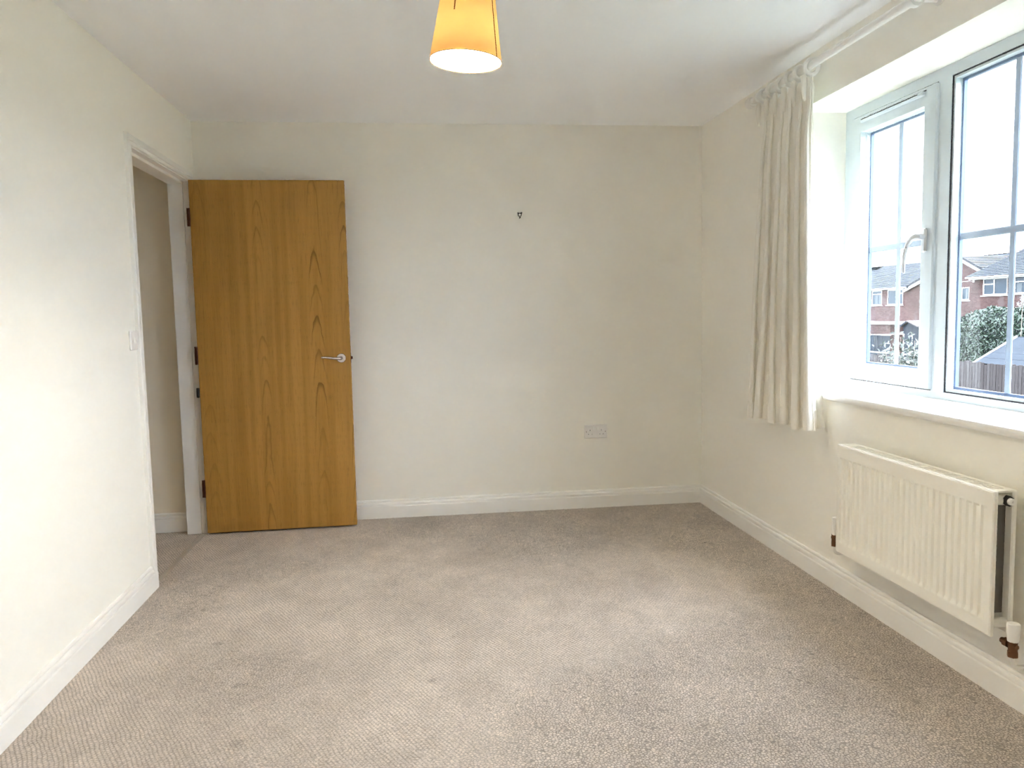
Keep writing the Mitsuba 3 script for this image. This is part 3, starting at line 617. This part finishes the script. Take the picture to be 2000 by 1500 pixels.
# garden sheds
SHX = 26.0
add('garden_shed__wall', prism([(39.15, G), (39.15, .10), (38.72, .33), (37.95, .10), (37.95, G)], 'x', SHX, SHX+2.6), 'm_darkboard')
add('garden_shed__roof', cat(trimesh.convex.convex_hull(np.array([(x, y, z+d) for x in (SHX-.12, SHX+2.8) for y, z in ((38.74, .39), (37.80, .10)) for d in (0, .05)])),
                             trimesh.convex.convex_hull(np.array([(x, y, z+d) for x in (SHX-.12, SHX+2.8) for y, z in ((38.74, .39), (39.32, .10)) for d in (0, .05)]))), 'm_shedroof')
add('garden_shed__barge_board', bar3((SHX-.14, 38.74, .40), (SHX-.14, 39.32, .11), .02, .07), 'm_darkboard')
tag('garden_shed', 'dark painted garden shed with a pale pitched roof beyond the shrub', 'shed')
SX0 = 17.28
add('garden_shed_001__wall', prism([(SX0+.10, G), (SX0+.10, -.62), (SX0+1.4, .08), (SX0+2.7, -.62), (SX0+2.7, G)], 'y', 17.6, 22.2), 'm_darkboard')
sr = []
for a in range(5):
    y0_, y1_ = 17.3, 22.35
    f0, f1 = a/5, (a+1)/5
    P0, P1 = np.array([SX0-.05, -.62]), np.array([SX0+1.4, .16])
    A_, B_ = P0+(P1-P0)*f0, P0+(P1-P0)*(f1+.02)
    sr.append(trimesh.convex.convex_hull(np.array([(A_[0], y, A_[1]+.012*(5-a)*.5+d) for y in (y0_, y1_) for d in (0, .012)] + [(B_[0], y, B_[1]+.006*(5-a)*.5+d) for y in (y0_, y1_) for d in (0, .012)])))
sr.append(trimesh.convex.convex_hull(np.array([(x, y, z+d) for y in (17.3, 22.35) for x, z in ((SX0+1.4, .16), (SX0+2.85, -.62)) for d in (0, .04)])))
for i, m in enumerate(sr): add(numbered('garden_shed_001__roof_felt', i), m, 'm_felt')
add('garden_shed_001__verge', cat(trimesh.convex.convex_hull(np.array([(x, y, z+d) for y in (22.33, 22.40) for x, z in ((SX0-.06, -.60), (SX0+1.4, .20)) for d in (-.05, .03)]))), 'm_outwhite')
tag('garden_shed_001', 'wide grey felt shed roof showing above the fence on the right', 'shed')

# fences
FXp = 17.0
bd, rails = [], []
y = 5.0
while y < 40:
    w = .122; dz = .02*rng.standard_normal(); bd.append(box(FXp+.004*(rng.random()-.5), FXp+.018, y, y+w-.012*rng.random()-.006, G+.05, -.55+dz)); y += .125
add('garden_fence__board', cat(bd), 'm_board'); tag('garden_fence__board', kind='stuff')
add('garden_fence__rail', cat([box(FXp+.02, FXp+.06, 5, 40, z-.04, z+.04) for z in (-.85, -2.0)]), 'm_board')
for i, yy in enumerate(np.arange(5.85, 40, 1.83)): add(numbered('garden_fence__post', i), box(FXp+.02, FXp+.12, yy, yy+.1, G, -.52, .01), 'm_board')
add('garden_fence__cap', box(FXp-.03, FXp+.05, 24.9, 30.5, -.50, -.455, .008), 'm_outwhite')
tag('garden_fence', 'weathered brown board fence across the garden below the hedge', 'fence')
DXp = 24.0
for i, (a, b) in enumerate(((37.25, 38.34), (38.38, 40.3))):
    ms = [box(DXp+.006*(k % 2), DXp+.03, a+.0+k*.10, min(b, a+k*.10+.098), G, -.30 + (.02 if k % 3 else 0)) for k in range(int((b-a)/.10))]
    add(numbered('dark_fence__panel', i), cat(ms), 'm_darkboard'); tag(numbered('dark_fence__panel', i), kind='stuff')
add('dark_fence__post', box(DXp-.02, DXp+.08, 38.33, 38.41, G, -.27), 'm_felt')
add('dark_fence__rail', box(DXp-.03, DXp+.04, 37.2, 40.3, -.29, -.25), 'm_outwhite')
tag('dark_fence', 'dark blue stained fence panels left of the dark shed', 'fence')

# hedge and shrub
def leaves(points, normals, size, spread=1.0):
    """small folded leaves, four triangles each, scattered round the points"""
    n = len(points)
    d = normals + spread*rng.standard_normal((n, 3)); d /= np.linalg.norm(d, axis=1, keepdims=True)
    a = np.cross(d, rng.standard_normal((n, 3))); a /= np.linalg.norm(a, axis=1, keepdims=True); b = np.cross(d, a)
    s = size*(.6+.8*rng.random((n, 1)))
    P = [points-a*s, points+b*s*.42+d*s*.16, points+a*s, points-b*s*.42+d*s*.16]
    V = np.stack(P, 1).reshape(-1, 3); k = np.arange(n)*4
    return trimesh.Trimesh(V, np.vstack([np.stack([k, k+1, k+2], 1), np.stack([k, k+2, k+3], 1)]), process=False)
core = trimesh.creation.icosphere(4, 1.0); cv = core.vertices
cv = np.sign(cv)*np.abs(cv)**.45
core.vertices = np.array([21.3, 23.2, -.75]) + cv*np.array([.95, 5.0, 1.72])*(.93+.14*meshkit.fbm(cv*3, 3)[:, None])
add('hedge__solid_core', core, 'm_core', True)  # solid dark filler added inside the hedge to block the view through the leaves
pts, fi = trimesh.sample.sample_surface(core, 26000, seed=3); nn = core.face_normals[fi]
keep = (nn[:, 0] < .35) & (pts[:, 2] > G); pts, nn = pts[keep], nn[keep]
lump = meshkit.fbm(pts*1.3, 3)
pts = pts + nn*(.30*(lump-.45)[:, None] + .10*rng.random((len(pts), 1)))
add('hedge__foliage', leaves(pts, nn, .085, .8), 'm_hedge'); tag('hedge__foliage', kind='stuff')
tag('hedge', 'tall dense green hedge standing between the fence and the houses', 'hedge')
# pale shrub in front of the fence
rng = np.random.default_rng(23)
sp, sn, st = [], [], []
for i in range(90):
    y0_ = 18.75 + 2.0*rng.random()**1.2; x0_ = 12.9 + .18*rng.standard_normal()
    hgt = (2.90 - 1.35*min(1, max(0, y0_-18.9)/.9))*(.55+.45*rng.random())
    lean = rng.standard_normal(3)*.08; lean[2] = 1
    t = np.linspace(0, 1, 16)[:, None]
    pth = np.array([x0_, y0_, G]) + lean*hgt*t + np.array([0, .12*rng.standard_normal(), 0])*t**2
    st.append(cyl(pth[0], pth[8], .012, 6)); st.append(cyl(pth[8], pth[15], .007, 5))
    for q in pth[3:]:
        k = 9; sp.append(q + .13*rng.standard_normal((k, 3))); sn.append(np.tile([-.6, -.4, .7], (k, 1)))
add('shrub__stem', cat(st), 'm_stem'); add('shrub__foliage', leaves(np.vstack(sp), np.vstack(sn), .075, .9), 'm_shrub'); tag('shrub__foliage', kind='stuff'); tag('shrub__stem', kind='stuff')
tag('shrub', 'pale leafy shrub in front of the fence behind the left casement', 'shrub')
# white blossoms over the hedge top on the right
bl = []
for (cy, cz, hh) in ((23.75, 1.12, .40), (23.40, 1.10, .20), (23.12, 1.15, .26)):
    for t in np.linspace(0, 1, 26):
        k = 5; bl.append(np.array([20.0, cy, cz+hh*t]) + rng.standard_normal((k, 3))*np.array([.10, .10, .03])*(1.05-t))
B_ = np.vstack(bl)
add('flower_spike__blossom', leaves(B_, np.tile([-1., 0, .4], (len(B_), 1)), .045, 1.0), 'm_blossom'); tag('flower_spike__blossom', kind='stuff')
add('flower_spike__stem', cat([cyl((19.95, c, G), (20.0, c, z), .012, 6) for c, z in ((23.75, 1.5), (23.40, 1.3), (23.12, 1.4))]), 'm_stem')
tag('flower_spike', 'white flower spikes above the hedge at the right edge', 'flowers')
add('clothes_line__line', cyl((23.3, 37.6, -.22), (22.2, 33.4, -.08), .012, 8), 'm_outwhite')
add('clothes_line__post', cyl((22.2, 33.4, G), (22.2, 33.4, -.05), .03, 10), 'm_outwhite')
add('clothes_line__post_001', cyl((23.3, 37.6, G), (23.3, 37.6, -.19), .03, 10), 'm_felt')
tag('clothes_line', 'thin white clothes line in front of the dark shed', 'clothes line')
for k in list(labels):
    if not labels[k]: del labels[k]
